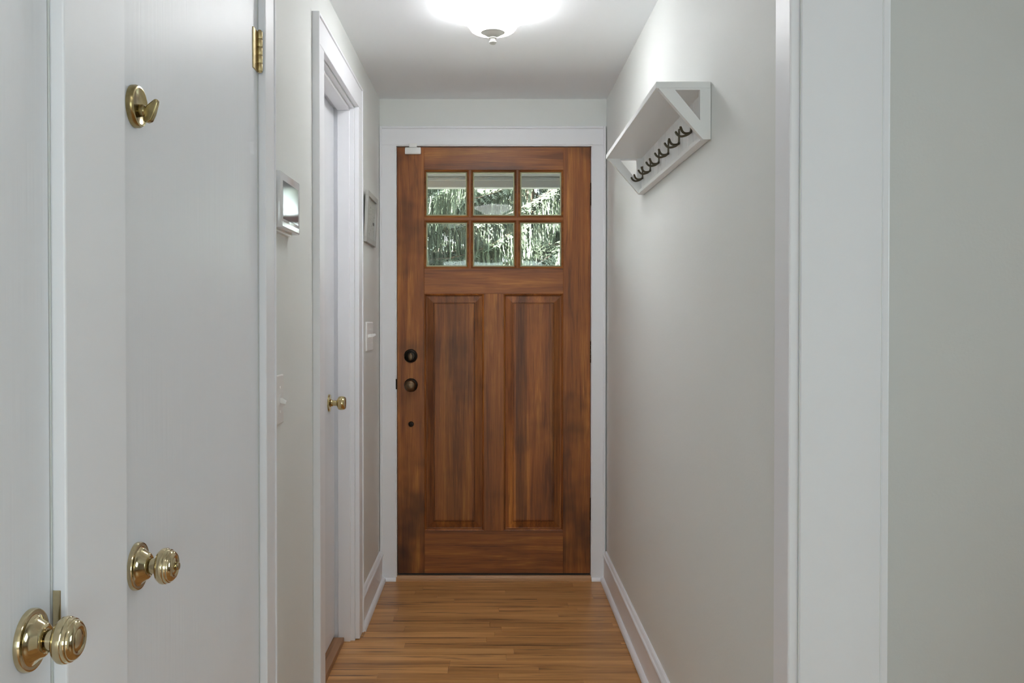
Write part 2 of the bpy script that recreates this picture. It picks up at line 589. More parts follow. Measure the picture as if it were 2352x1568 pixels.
def window(name, cx, y, x0, x1, z0, z1, horizontal=True, label=''):
    e = empty(name, (cx, y, z0))
    tag(e, label, 'window', kind='structure')

    def bb(n, a0, a1, c0, c1, d0, d1, mt):
        if horizontal:
            box(n, (a0, a1, y + c0, y + c1, d0, d1), mt, e, 0.002)
        else:
            box(n, (cx + c0, cx + c1, a0, a1, d0, d1), mt, e, 0.002)
    t = 0.045
    bb('window_frame', x0, x0 + t, -0.04, 0.04, z0, z1, M['trim'])
    bb('window_frame', x1 - t, x1, -0.04, 0.04, z0, z1, M['trim'])
    bb('window_frame', x0 + t, x1 - t, -0.04, 0.04, z0, z0 + t, M['trim'])
    bb('window_frame', x0 + t, x1 - t, -0.04, 0.04, z1 - t, z1, M['trim'])
    zm = (z0 + z1) / 2
    bb('meeting_rail', x0 + t, x1 - t, -0.03, 0.03, zm - 0.02, zm + 0.02, M['trim'])
    bb('pane', x0 + t, x1 - t, -0.003, 0.003, z0 + t, zm - 0.02, M['glass'])
    bb('pane', x0 + t, x1 - t, -0.003, 0.003, zm + 0.02, z1 - t, M['glass'])


window('window_1', -0.75, -4.57, -1.7, 0.2, 0.40, 2.15, True, 'white double hung window of the living room, left one')
window('window_2', 1.35, -4.57, 0.4, 2.3, 0.40, 2.15, True, 'white double hung window of the living room, right one')
window('window_3', 3.27, 0.3, -0.3, 0.9, 0.9, 2.1, False, 'white double hung window of the side room')
portal('daylight_living_left', (-0.75, -4.72, 1.275), (0, 1, 0), 1.9, 1.75)
portal('daylight_living_right', (1.35, -4.72, 1.275), (0, 1, 0), 1.9, 1.75)
portal('daylight_side_room', (3.42, 0.3, 1.5), (-1, 0, 0), 1.2, 1.2)
_p = at(1133, 503, 4.34)
portal('daylight_front_door', (_p.x, 4.36, _p.z), (0, -1, 0), 0.66, 0.48)

# ------------------------------------------------------------------ casings
TH = 0.018


def casing_left(name, y0, y1, parent, z0=None, z1=2.15, bead=None):
    o_ = box(name, (XL, XL + TH, y0, y1, zf((y0 + y1) / 2) + 0.004 if z0 is None else z0, z1), M['trim'] if z0 is None else M['trim_h'], parent, 0.0025, 2)
    return o_


# pair of doors on the left
t2 = empty('trim_1', (XL, 1.17, 0))
tag(t2, 'flat white door casing shared by the two near left doors', 'trim', kind='structure')
casing_left('casing_board', 0.215, DB[0], t2, z1=ZT)
casing_left('casing_board', DB[1], DA[0], t2, z1=ZT)
casing_left('casing_board', DA[1], 2.121, t2, z1=ZT)
box('back_bead', (XL, XL + TH + 0.003, 2.121, 2.127, zf(2.1), 2.15), M['trim'], t2, 0.001)
casing_left('head_casing', 0.215, 2.121, t2, ZT, 2.15)
# brass strike lip let into the casing edge beside the nearest door
sk = box('strike_plate', (XL + 0.001, XL + 0.0105, DB[1] - 0.0012, DB[1] + 0.001, 0.852, 0.909), M['brass_pale'], t2, 0.0004)
sk['label'] = 'small worn brass strike plate'

# recessed side door
t3 = empty('trim_2', (XL, 3.11, 0))
tag(t3, 'white casing and deep jamb around the recessed side door', 'trim', kind='structure')
casing_left('casing_board', 2.666, DS[0], t3, z1=ZT)
casing_left('casing_board', DS[1], 3.552, t3, z1=ZT)
casing_left('head_casing', 2.666, 3.552, t3, ZT, 2.148)
for (a, b_) in ((2.658, 2.666), (3.552, 3.560)):
    box('back_bead', (XL, XL + TH + 0.004, a, b_, zf(a), 2.156), M['trim'], t3, 0.0012)
box('back_bead', (XL, XL + TH + 0.004, 2.666, 3.552, 2.148, 2.156), M['trim_h'], t3, 0.0012)
box('jamb', (-0.70, XL - 0.0005, DS[1] - 0.006, DS[1] + 0.012, zf(3.4), ZT + 0.006), M['trim'], t3, 0.0012)
box('jamb', (-0.70, XL - 0.0005, DS[0] - 0.012, DS[0] + 0.006, zf(2.8), ZT + 0.006), M['trim'], t3, 0.0012)
box('head_jamb', (-0.70, XL - 0.0005, DS[0] + 0.006, DS[1] - 0.006, ZT - 0.006, ZT + 0.009), M['trim_h'], t3, 0.0012)
box('door_stop', (-0.598, -0.550, DS[1] - 0.017, DS[1] - 0.006, zf(3.4), ZT - 0.017), M['trim'], t3, 0.002)
box('door_stop', (-0.598, -0.550, DS[0] + 0.006, DS[0] + 0.017, zf(2.8), ZT - 0.017), M['trim'], t3, 0.002)
box('head_stop', (-0.598, -0.550, DS[0] + 0.006, DS[1] - 0.006, ZT - 0.017, ZT - 0.006), M['trim_h'], t3, 0.002)
th = box('threshold', (-0.70, -0.574, DS[0] + 0.006, DS[1] - 0.018, zf(3.1) - 0.005, zf(3.1) + 0.022), M['oak_y'], t3, 0.002)
th['label'] = 'raised oak threshold board'

# cased opening on the right
t4 = empty('trim_3', (XR, YO1, 0))
tag(t4, 'tall white casing and jamb of the cased opening on the right', 'trim', kind='structure')
for (a, b_) in ((YO1, YO1 + 0.083), (YO0 - 0.083, YO0)):
    box('casing_board', (XR - TH, XR, a, b_, zf(a) - 0.01, ZT), M['trim'], t4, 0.003, 2)
    box('casing_board', (XR2, XR2 + 0.0145, a, b_, -0.04, ZT), M['trim'], t4, 0.003, 2)
box('head_casing', (XR - TH, XR, YO0 - 0.083, YO1 + 0.083, ZT, 2.15), M['trim_h'], t4, 0.003, 2)
box('head_casing', (XR2, XR2 + 0.0145, YO0 - 0.083, YO1 + 0.083, ZT, 2.15), M['trim_h'], t4, 0.003, 2)
box('jamb', (XR + 0.0015, XR2 - 0.002, YO1 - 0.004, YO1 + 0.0005, -0.04, ZT), M['trim'], t4, 0.0015)
box('jamb', (XR + 0.0015, XR2 - 0.002, YO0 - 0.0005, YO0 + 0.004, -0.04, ZT), M['trim'], t4, 0.0015)
box('head_jamb', (XR + 0.0015, XR2 - 0.002, YO0, YO1, ZT - 0.012, ZT - 0.0005), M['trim_h'], t4, 0.0015)

# front door casing
t5 = empty('trim_4', (0, YB, 0))
tag(t5, 'wide white casing with raised outer band around the front door', 'trim', kind='structure')
yc0 = YB - 0.018
o0, o1 = at(872.2, 700, yc0).x, at(1391, 700, yc0).x
i0, i1 = at(908.6, 700, yc0).x, at(1359.6, 700, yc0).x
zt, zi = at(1130, 290, yc0).z, at(1130, 332.8, yc0).z
box('casing_board', (o0, i0, yc0, YB, 0.0, zi), M['trim'], t5, 0.0015)
box('casing_board', (i1, o1, yc0, YB, 0.0, zi), M['trim'], t5, 0.0015)
box('head_casing', (o0, o1, yc0, YB, zi, zt), M['trim_h'], t5, 0.0015)
bw = 0.0115
box('back_band', (o0, o0 + bw, yc0 - 0.008, yc0 + 0.001, 0.145, zt), M['trim'], t5, 0.003, 2)
box('back_band', (o1 - bw, o1, yc0 - 0.008, yc0 + 0.001, 0.145, zt), M['trim'], t5, 0.003, 2)
box('back_band', (o0 + bw, o1 - bw, yc0 - 0.008, yc0 + 0.001, zt - bw, zt), M['trim_h'], t5, 0.003, 2)
j0, j1 = at(911.6, 700, YB).x, at(1357.2, 700, YB).x
zj = at(1130, 336.6, YB).z
box('jamb', (dl - 0.004, j0, yc0 + 0.004, YB + 0.15, 0.0, zj), M['trim'], t5, 0.001)
box('jamb', (j1, dr + 0.004, yc0 + 0.004, YB + 0.15, 0.0, zj), M['trim'], t5, 0.001)
box('head_jamb', (dl - 0.004, dr + 0.004, yc0 + 0.004, YB + 0.15, zj, zj + 0.02), M['trim_h'], t5, 0.001)
box('door_stop', (j0, j0 + 0.012, YB + 0.05, YB + 0.09, 0.0, zj), M['trim'], t5)
box('door_stop', (j1 - 0.012, j1, YB + 0.05, YB + 0.09, 0.0, zj), M['trim'], t5)
box('head_stop', (j0, j1, YB + 0.05, YB + 0.09, zj - 0.012, zj), M['trim_h'], t5)


def shoe_x(bm_, x0, x1, yw, r):                      # quarter round running across
    pts = [(x0, yw, 0.0)] + [(x0, yw - r * math.cos(a), r * 1.15 * math.sin(a)) for a in [math.pi / 2 * k / 6 for k in range(7)]]
    return extrude_poly(bm_, pts, (x1 - x0, 0, 0))


for (a, b_) in ((-0.534 + 0.03, i0 + 0.001), (i1 - 0.001, XR - 0.03)):
    s = obj('shoe_molding', shoe_x(bmesh.new(), a, b_, yc0, 0.013), M['trim_h'], t5)
lp = box('latch_strike', (j0 - 0.0045, j0 + 0.0008, yc0 + 0.002, YB - 0.002, at(911, 893, YB).z, at(911, 869.5, YB).z), M['bronze'], t5, 0.0008)
lp['label'] = 'dark bronze strike lip on the jamb'


# ------------------------------------------------------------------ baseboards
def baseboard(name, xw, sgn, y0, y1, label):
    e = empty(name, (xw, (y0 + y1) / 2, zf((y0 + y1) / 2)))
    tag(e, label, 'baseboard', kind='structure')

    def prof(pts, nm):
        a = [Vector((xw + sgn * p[0], y0, zf(y0) + p[1])) for p in pts]
        b2 = [Vector((xw + sgn * p[0], y1, zf(y1) + p[1])) for p in pts]
        bm_ = bmesh.new()
        va = [bm_.verts.new(p) for p in a]
        vb = [bm_.verts.new(p) for p in b2]
        bm_.faces.new(va)
        bm_.faces.new(vb[::-1])
        for i in range(len(va)):
            bm_.faces.new((va[i], vb[i], vb[(i + 1) % len(va)], va[(i + 1) % len(va)]))
        bmesh.ops.recalc_face_normals(bm_, faces=bm_.faces)
        return obj(nm, bm_, M['trim_h'], e)
    prof([(0, 0.0), (0.013, 0.0), (0.013, 0.121), (0, 0.121)], 'base_board')
    prof([(0, 0.1212), (0.0165, 0.1212), (0.0185, 0.1245), (0.0165, 0.1285), (0.013, 0.131), (0.008, 0.1395), (0.004, 0.1425), (0, 0.1425)], 'base_cap')
    r = 0.0165
    prof([(0.0132, 0.0005)] + [(0.0132 + r * math.cos(t), 0.0005 + 1.15 * r * math.sin(t)) for t in [math.pi / 2 * k / 6 for k in range(7)]], 'shoe_molding')


baseboard('baseboard_right', XR, -1, YO1 + 0.083, yc0, 'white right baseboard with cap and quarter-round shoe')
baseboard('baseboard_left', XL, 1, 3.560, yc0, 'short white baseboard between side door and front door')
baseboard('baseboard_left_near', XL, 1, 2.127, 2.658, 'white baseboard between the left doors')

# oak saddle under the front door
sd = empty('trim_5', (0, YB - 0.01, 0))
tag(sd, 'narrow oak saddle strip under the front door', 'threshold', kind='structure')
sx0, sx1 = i0 + 0.001, i1 - 0.001
bm = bmesh.new()
yy = YB - 0.021
extrude_poly(bm, [(sx0, yy + 0.20, -0.02), (sx0, yy + 0.20, 0.022), (sx0, yy + 0.012, 0.022), (sx0, yy + 0.004, 0.014), (sx0, yy + 0.0035, 0.010), (sx0, yy, 0.0085), (sx0, yy, -0.02)], (sx1 - sx0, 0, 0))
obj('saddle', bm, M['oak_sill'], sd)

# ------------------------------------------------------------------ front door
YD = YB + 0.002                # inner face of the front door
d1 = empty('door_1', (0, YD, 0.03))
tag(d1, 'stained wooden front door with six panes over two raised panels', 'door', kind='structure')
TD = 0.044


def X(px):
    return at(px, 760, YD).x


def Z(py):
    return at(1130, py, YD).z


dx0, dx1, dz0, dz1 = X(912.6), X(1356), Z(1316), Z(338)
sl, sr = X(974.6), X(1293.6)
zr1, zr2, zr3, zr4 = Z(390), Z(616), Z(674.4), Z(1218.5)


def dbox(name, x0, x1, z0, z1, mat, y0=0.0, y1=TD, bev=0.0008):
    return box(name, (x0, x1, YD + y0, YD + y1, z0, z1), mat, d1, bev)


dbox('stile', dx0, sl, dz0, dz1, M['door_stile'])
dbox('stile', sr, dx1, dz0, dz1, M['door_stile'])
dbox('rail', sl, sr, zr1, dz1, M['door_h'])
dbox('rail', sl, sr, zr3, zr2, M['door_h'])
dbox('rail', sl, sr, dz0, zr4, M['door_h'])
mu0, mu1 = X(1111.5), X(1157)
dbox('mullion', mu0, mu1, zr4, zr3, M['door_v'])
cols = ((974.6, 1076.8), (1082, 1186), (1190.6, 1293.6))
rows = ((390, 499), (505.8, 616))
mz0, mz1 = Z(505.8), Z(499)
dbox('muntin', sl, sr, mz0, mz1, M['door_h'], 0.001, TD - 0.001)
for a, b_ in ((1076.8, 1082), (1186, 1190.6)):
    for r0, r1 in rows:
        dbox('muntin', X(a), X(b_), Z(r1), Z(r0), M['door_v'], 0.001, TD - 0.001)
for a, b_ in cols:
    for r0, r1 in rows:
        x0, x1, z0, z1 = X(a), X(b_), Z(r1), Z(r0)
        bm = bmesh.new()
        ring_loops(bm, x0, x1, z0, z1, [(0, YD + 0.002), (0.0015, YD + 0.0005), (0.004, YD + 0.002), (0.0075, YD + 0.006), (0.008, YD + 0.008), (0.0095, YD + 0.013), (0.0095, YD + 0.03), (0, YD + 0.03)], cap=False, closed=True)
        obj('glazing_molding', bm, M['door_h'], d1)
        bm = bmesh.new()
        ring_loops(bm, x0 + 0.0095, x1 - 0.0095, z0 + 0.0095, z1 - 0.0095, [(0, YD + 0.0125), (0.0052, YD + 0.0140), (0.0056, YD + 0.0172), (0, YD + 0.0172)], cap=False, closed=True)
        obj('glazing_bead', bm, M['putty'], d1)
        box('pane', (x0 + 0.0095, x1 - 0.0095, YD + 0.0175, YD + 0.0215, z0 + 0.0095, z1 - 0.0095), M['glass'], d1)
for a, b_ in ((974.6, 1111.5), (1157, 1293.6)):
    x0, x1 = X(a), X(b_)
    bm = bmesh.new()
    ring_loops(bm, x0, x1, zr4, zr3, [(0, YD + 0.002), (0.002, YD + 0.0003), (0.005, YD + 0.0025), (0.008, YD + 0.0085), (0.0095, YD + 0.015), (0.0095, YD + 0.03), (0, YD + 0.03)], cap=False, closed=True)
    obj('panel_molding', bm, M['door_v'], d1)
    bm = bmesh.new()
    ring_loops(bm, x0 + 0.009, x1 - 0.009, zr4 + 0.009, zr3 - 0.009,
               [(0, YD + 0.014), (0.004, YD + 0.0145), (0.0335, YD + 0.0082), (0.0350, YD + 0.0118), (0.0375, YD + 0.0118), (0.0385, YD + 0.0058), (0.0405, YD + 0.0044), (0.045, YD + 0.004)])
    pn = obj('panel', bm, M['door_v'], d1)
# sweep under the door
bm = bmesh.new()
bx(bm, dx0 + 0.002, dx1 - 0.002, YD + 0.004, YD + 0.04, 0.0225, dz0 + 0.002)
obj('door_sweep', bm, M['rubber'], d1)


def hinge_front(y0, y1):
    z0, z1 = Z(y1), Z(y0)
    hx = X(1357.8)
    bm_ = bmesh.new()
    n = 5
    for k in range(n):
        a = z0 + (z1 - z0) * k / n
        lathe(bm_, [(0, 0.0004), (0.0052, 0.0004), (0.0052, (z1 - z0) / n - 0.0004), (0, (z1 - z0) / n - 0.0004)], axis((hx, YD - 0.004, a), (0, 0, 1)), 12)
    bx(bm_, hx - 0.0015, hx + 0.0015, YD - 0.003, YD + 0.012, z0, z1)
    return obj('hinge', bm_, M['bronze'], d1, True)


for a, b_ in ((420, 472), (783, 833), (1142.5, 1194)):
    hinge_front(a, b_)

p = at(943.5, 817, YD)
db = obj('deadbolt', lathe(bmesh.new(), [(0, 0), (0.0320, 0), (0.0320, 0.006), (0.030, 0.0085), (0.0265, 0.009), (0.025, 0.0105), (0.0215, 0.011), (0.020, 0.014), (0.012, 0.0155), (0, 0.0155)], axis(p, (0, -1, 0)), 40), M['bronze'], d1, True)
bm = bmesh.new()
lathe(bm, [(0, 0), (0.009, 0), (0.0125, 0.002), (0.0125, 0.004), (0.011, 0.006), (0.006, 0.007), (0, 0.007)], Matrix.Translation(p + Vector((0, -0.0185, -0.004))) @ Matrix.Diagonal((0.85, 1, 1.45, 1)) @ axis((0, 0, 0), (0, -1, 0)), 24)
bx(bm, p.x - 0.003, p.x + 0.003, p.y - 0.019, p.y - 0.014, p.z - 0.005, p.z + 0.005)
tt = obj('thumb_turn', bm, M['bronze_worn'], db, True)
p = at(944, 884, YD)
kb = obj('door_knob', lathe(bmesh.new(), [(0, 0.030), (0.0115, 0.030), (0.013, 0.036), (0.022, 0.040), (0.0265, 0.046), (0.0275, 0.052), (0.026, 0.058), (0.0225, 0.062), (0.0205, 0.0635), (0.012, 0.0655), (0, 0.066)], axis(p, (0, -1, 0)), 40), M['bronze_worn'], d1, True)
kr = obj('rosette', lathe(bmesh.new(), [(0, 0), (0.0325, 0), (0.0325, 0.006), (0.030, 0.010), (0.022, 0.012), (0.0135, 0.016), (0.0112, 0.018), (0.0112, 0.031), (0, 0.031)], axis(p, (0, -1, 0)), 40), M['bronze'], kb, True)
p = at(944.2, 973.7, YD)
obj('screw_cap', lathe(bmesh.new(), [(0, 0), (0.0132, 0), (0.0132, 0.003), (0.011, 0.006), (0.0065, 0.0065), (0.006, 0.011), (0.0045, 0.0125), (0, 0.0125)], axis(p, (0, -1, 0)), 28), M['bronze'], d1, True)

# contact sensor on the door and its tab on the casing
p = at(949.3, 347, YD)
se = empty('door_sensor', (p.x, YD, p.z - 0.017))
tag(se, 'small white alarm sensor at the top left of the front door', 'sensor')
box('sensor_housing', (X(931), X(967.6), YD - 0.016, YD - 0.0002, Z(355), Z(339)), M['plastic'], se, 0.005, 3, True)
box('magnet_tab', (X(941), X(959), yc0 - 0.006, yc0 - 0.0002, Z(340.5), Z(331)), M['plastic'], se, 0.0015, 2, True)


# ------------------------------------------------------------------ white doors
def knob(parent, loc, d, style):
    mt = M['brass'] if style == 'tulip' else M['brass_pale']
    Mx = axis(loc, d)
    if style == 'tulip':
        kp = [(0, 0.028), (0.0105, 0.028), (0.0115, 0.031), (0.020, 0.034), (0.0245, 0.038), (0.0262, 0.046), (0.0255, 0.054), (0.0235, 0.060), (0.022, 0.0615), (0.020, 0.060), (0, 0.0595)]
        rp = [(0, 0), (0.0335, 0), (0.0335, 0.003), (0.031, 0.0055), (0.022, 0.0065), (0.0135, 0.010), (0.0125, 0.014), (0.0105, 0.016), (0.0105, 0.029), (0, 0.029)]
    else:
        kp = [(0, 0.031), (0.0135, 0.031), (0.016, 0.0325), (0.0225, 0.0345), (0.0262, 0.039), (0.027, 0.043), (0.0262, 0.0465), (0.0253, 0.0472), (0.0255, 0.0485), (0.0245, 0.0515), (0.0232, 0.0522), (0.0232, 0.0532), (0.0215, 0.056), (0.018, 0.0587), (0.0155, 0.0592), (0.0135, 0.0582), (0.0125, 0.0575), (0.0105, 0.0587), (0.006, 0.0593), (0, 0.0593)]
        rp = [(0, 0), (0.0355, 0), (0.0358, 0.004), (0.0345, 0.0068), (0.0315, 0.0076), (0.0295, 0.0068), (0.0285, 0.0070), (0.0235, 0.0125), (0.0195, 0.0185), (0.0180, 0.0205), (0.0155, 0.0215), (0.0135, 0.0200), (0.0115, 0.0205), (0.0115, 0.032), (0, 0.032)]
    k = obj('door_knob', lathe(bmesh.new(), kp, Mx, 48), mt, parent, True)
    obj('rosette', lathe(bmesh.new(), rp, Mx, 48), mt, k, True)
    if style == 'button':
        bm_ = bmesh.new()
        lathe(bm_, [(0, 0.057), (0.0062, 0.057), (0.0062, 0.063), (0.0050, 0.0645), (0, 0.0645)], Mx, 24)
        obj('turn_button', bm_, mt, k, True)
    return k


def slab(name, y0, y1, xf, z0, z1, label):
    e = empty(name, (xf, (y0 + y1) / 2, z0))
    tag(e, label, 'door', kind='structure')
    box('slab', (xf - 0.035, xf, y0, y1, z0, z1), M['door_white'], e, 0.0015)
    return e


d2 = slab('door_2', DS[0] + 0.009, DS[1] - 0.009, -0.612, zf(3.1) + 0.027, ZT - 0.009, 'flush white side door set deep in its jamb with brass knob')
knob(d2, (-0.612, 3.346, 0.928), (1, 0, 0), 'tulip')
d3 = slab('door_3', DA[0] + 0.003, DA[1] - 0.003, XL - 0.0005, -0.03, ZT - 0.004, 'flush white left door with brass deadbolt and button knob')
knob(d3, (XL - 0.0005, 1.337, 0.868), (1, 0, 0), 'button')
d4 = slab('door_4', DB[0] + 0.003, DB[1] - 0.003, XL - 0.0005, -0.03, ZT - 0.004, 'flush white door at the far left edge with ringed brass knob')
knob(d4, (XL - 0.0005, 1.026, 0.868), (1, 0, 0), 'plain')

# deadbolt of the near left door
p = Vector((XL - 0.0005, 1.336, 1.556))
rb = obj('deadbolt', lathe(bmesh.new(), [(0, 0), (0.0315, 0), (0.0318, 0.006), (0.0295, 0.010), (0.027, 0.0105), (0.0255, 0.0095), (0, 0.0095)], axis(p, (1, 0, 0)), 44), M['brass_old'], d3, True)
bm = bmesh.new()
lathe(bm, [(0, 0.009), (0.0095, 0.009), (0.0085, 0.017), (0, 0.017)], axis(p + Vector((0, 0, -0.006)), (1, 0, 0)), 24)
pts = [(0.0, -0.020), (0.006, -0.0225), (0.012, -0.020), (0.0165, -0.010), (0.021, 0.006), (0.0215, 0.0125), (0.017, 0.013), (0.006, 0.004), (0.0, -0.003)]
cz, cyy = p.z - 0.001, p.y + 0.006
extrude_poly(bm, [(p.x + 0.013 + a, cyy - 0.0055, cz + b_) for a, b_ in pts], (0, 0.011, 0))
tt = obj('thumb_turn', bm, M['brass_old'], rb, True)
for o_ in (tt,):
    bv = o_.modifiers.new('round', 'BEVEL')
    bv.width = 0.0018
    bv.segments = 2

# upper hinge of that door
hz0, hz1 = 1.802, 1.893
hg = box('hinge_leaf', (XL - 0.001, XL + 0.0022, 1.998, 2.036, hz0, hz1), M['brass_hinge'], d3, 0.0006)
n = 5
for k in range(n):
    a = hz0 + (hz1 - hz0) * k / n
    h = (hz1 - hz0) / n
    obj('hinge_knuckle', lathe(bmesh.new(), [(0, 0.0006), (0.0058, 0.0006), (0.0062, 0.0014), (0.0062, h - 0.0014), (0.0058, h - 0.0006), (0, h - 0.0006)], axis((XL + 0.0068, 2.0335, a), (0, 0, 1)), 20), M['brass_hinge'], hg, True)
obj('hinge_pin', lathe(bmesh.new(), [(0, hz0 - 0.003), (0.0045, hz0 - 0.002), (0.0045, hz1 + 0.001), (0.003, hz1 + 0.003), (0, hz1 + 0.0035)], axis((XL + 0.0068, 2.0335, 0), (0, 0, 1)), 16), M['brass_hinge'], hg, True)

# ------------------------------------------------------------------ coat rack
Y0, Y1 = 2.222, 3.198
ZR0, ZR1 = 1.687, 1.830
DEP = 0.136
XW = XR - 0.0012
rk = empty('coat_rack', (XW, (Y0 + Y1) / 2, ZR0))
tag(rk, 'white wooden wall shelf with six dark double coat hooks', 'coat rack')
box('top_board', (XW - DEP, XW, Y0, Y1, ZR1 - 0.0165, ZR1), M['white_rack'], rk, 0.0012)


def end_panel(y0):
    zt_ = ZR1 - 0.0165
    outer = [(XW - DEP + 0.006, zt_), (XW, zt_), (XW, ZR0), (XW - 0.019, ZR0)]
    inner = [(XW - DEP + 0.047, zt_ - 0.001), (XW - 0.0265, zt_ - 0.001), (XW - 0.0265, ZR0 + 0.047)]
    # cut-out triangle: build as a frame of quads around the hole
    q = [(XW - DEP + 0.006, zt_), (XW, zt_), (XW, ZR0), (XW - 0.019, ZR0)]
    bm_ = bmesh.new()
    t = 0.017
    va = {}

    def v(p_, yv):
        key = (round(p_[0], 6), round(p_[1], 6), yv)
        if key not in va:
            va[key] = bm_.verts.new((p_[0], yv, p_[1]))
        return va[key]
    i0_, i1_, i2_ = (inner[0][0], zt_ - 0.004), (inner[1][0], zt_ - 0.004), inner[2]
    quads = [(q[0], q[1], i1_, i0_), (q[1], q[2], i2_, i1_), (q[2], q[3], i2_), (q[3], q[0], i0_, i2_)]
    for yv in (y0, y0 + t):
        for f in quads:
            bm_.faces.new([v(p_, yv) for p_ in f])
    for loop in (q, [i0_, i1_, i2_]):
        for i in range(len(loop)):
            a_, b2 = loop[i], loop[(i + 1) % len(loop)]
            bm_.faces.new((v(a_, y0), v(b2, y0), v(b2, y0 + t), v(a_, y0 + t)))
    bmesh.ops.recalc_face_normals(bm_, faces=bm_.faces)
    return obj('end_panel', bm_, M['white_rack'], rk)


end_panel(Y0)
end_panel(Y1 - 0.017)
nb = 15
ya, yb = Y0 + 0.017, Y1 - 0.017
pw = (yb - ya) / nb
bm = bmesh.new()
XB = XW - 0.0115
t = 0.0036
extrude_poly(bm, [(XW, 0, ZR0 + 0.014), (XW, pw, ZR0 + 0.014), (XB + t, pw, ZR0 + 0.014), (XB, pw - t, ZR0 + 0.014), (XB, t, ZR0 + 0.014), (XB + t, 0, ZR0 + 0.014)], (0, 0, ZR1 - 0.0165 - ZR0 - 0.014))
pl0 = obj('bead_board', bm, M['white_rack'], rk, origin=(XW, 0, ZR0 + 0.014))
pl0.location.y += ya
for k in range(1, nb):
    c = pl0.copy()
    C.objects.link(c)
    c.location.y += k * pw
br = box('bottom_rail', (XW - 0.022, XW, ya, yb, ZR0, ZR0 + 0.0140), M['white_rack'], rk, 0.0015)

# double hooks
bm = bmesh.new()
bx(bm, -0.0035, 0.0, -0.0055, 0.0055, -0.002, 0.043, 0.0015, 2)
plate_bm = bm
hk = empty('hook_proto', (XB, 0, 1.737))
ORG[hk.name] = Vector((0, 0, 0))
hpl = obj('hook_plate', plate_bm, M['hook'], hk, True, origin=(0, 0, 0))
arms = []
for s in (-1, 1):
    pts, rad = [], []
    for k in range(15):
        a = k / 14.0
        ang = -0.15 + a * (math.pi * 0.86)
        out = 0.002 + 0.0315 * (1 - math.cos(min(ang * 1.02, math.pi))) / 2 * 1.15
        zz = -0.007 * math.sin(min(ang, math.pi)) if ang < math.pi * 0.5 else -0.007 + 0.033 * (1 - math.sin(ang))
        zz += 0.004 * (1 - a)
        pts.append((-out, s * (0.0015 + 0.029 * a ** 1.05), zz))
        rad.append(0.0028 + 0.0006 * a)
    bm = bmesh.new()
    tube(bm, pts, rad, 10)
    lathe(bm, [(0, -0.0034), (0.0025, -0.0024), (0.0034, 0), (0.0025, 0.0025), (0, 0.0034)], Matrix.Translation(Vector(pts[-1])), 12)
    arms.append(obj('hook_arm', bm, M['hook'], hk, True, origin=(0, 0, 0)))
# hooks are screwed to the rack: they are its parts
meshes = [hpl] + arms
YH = [2.383 + 0.1530 * k for k in range(6)]
root_done = False
for k, yh in enumerate(YH):
    base_o = hpl if k == 0 else hpl.copy()
    if k:
        C.objects.link(base_o)
    base_o.name = 'hook' if k == 0 else base_o.name
    base_o.parent = rk
    base_o.location = Vector((XB - 0.0002, yh, 1.737)) - ORG['coat_rack']
    for a_ in arms:
        c = a_ if k == 0 else a_.copy()
        if k:
            C.objects.link(c)
        c.parent = base_o
        c.location = (0, 0, 0)
bpy.data.objects.remove(hk)

# ------------------------------------------------------------------ keypad on the left wall
ky0, ky1, kz0, kz1 = 2.143, 2.352, 1.457, 1.597
kx = XL + 0.028
kp_ = empty('alarm_keypad', (XL, (ky0 + ky1) / 2, kz0))
tag(kp_, 'glossy white wall keypad with dark screen beside the left door casing', 'keypad')
box('housing', (XL + 0.0005, kx, ky0, ky1, kz0 + 0.004, kz1), M['gloss_white'], kp_, 0.003, 2, True)
box('back_plate', (XL + 0.0002, XL + 0.012, ky0 + 0.02, ky1 - 0.02, kz0 - 0.002, kz0 + 0.004), M['plastic'], kp_)
sc_ = box('screen', (kx - 0.002, kx + 0.0004, ky0 + 0.022, ky1 - 0.020, kz0 + 0.027, kz1 - 0.020), M['screen'], kp_, 0.0003)
sc_['label'] = 'dark glass screen'
box('key_strip', (kx - 0.001, kx + 0.0008, ky0 + 0.012, ky1 - 0.012, kz0 + 0.008, kz0 + 0.020), M['gloss_white'], kp_, 0.0006)


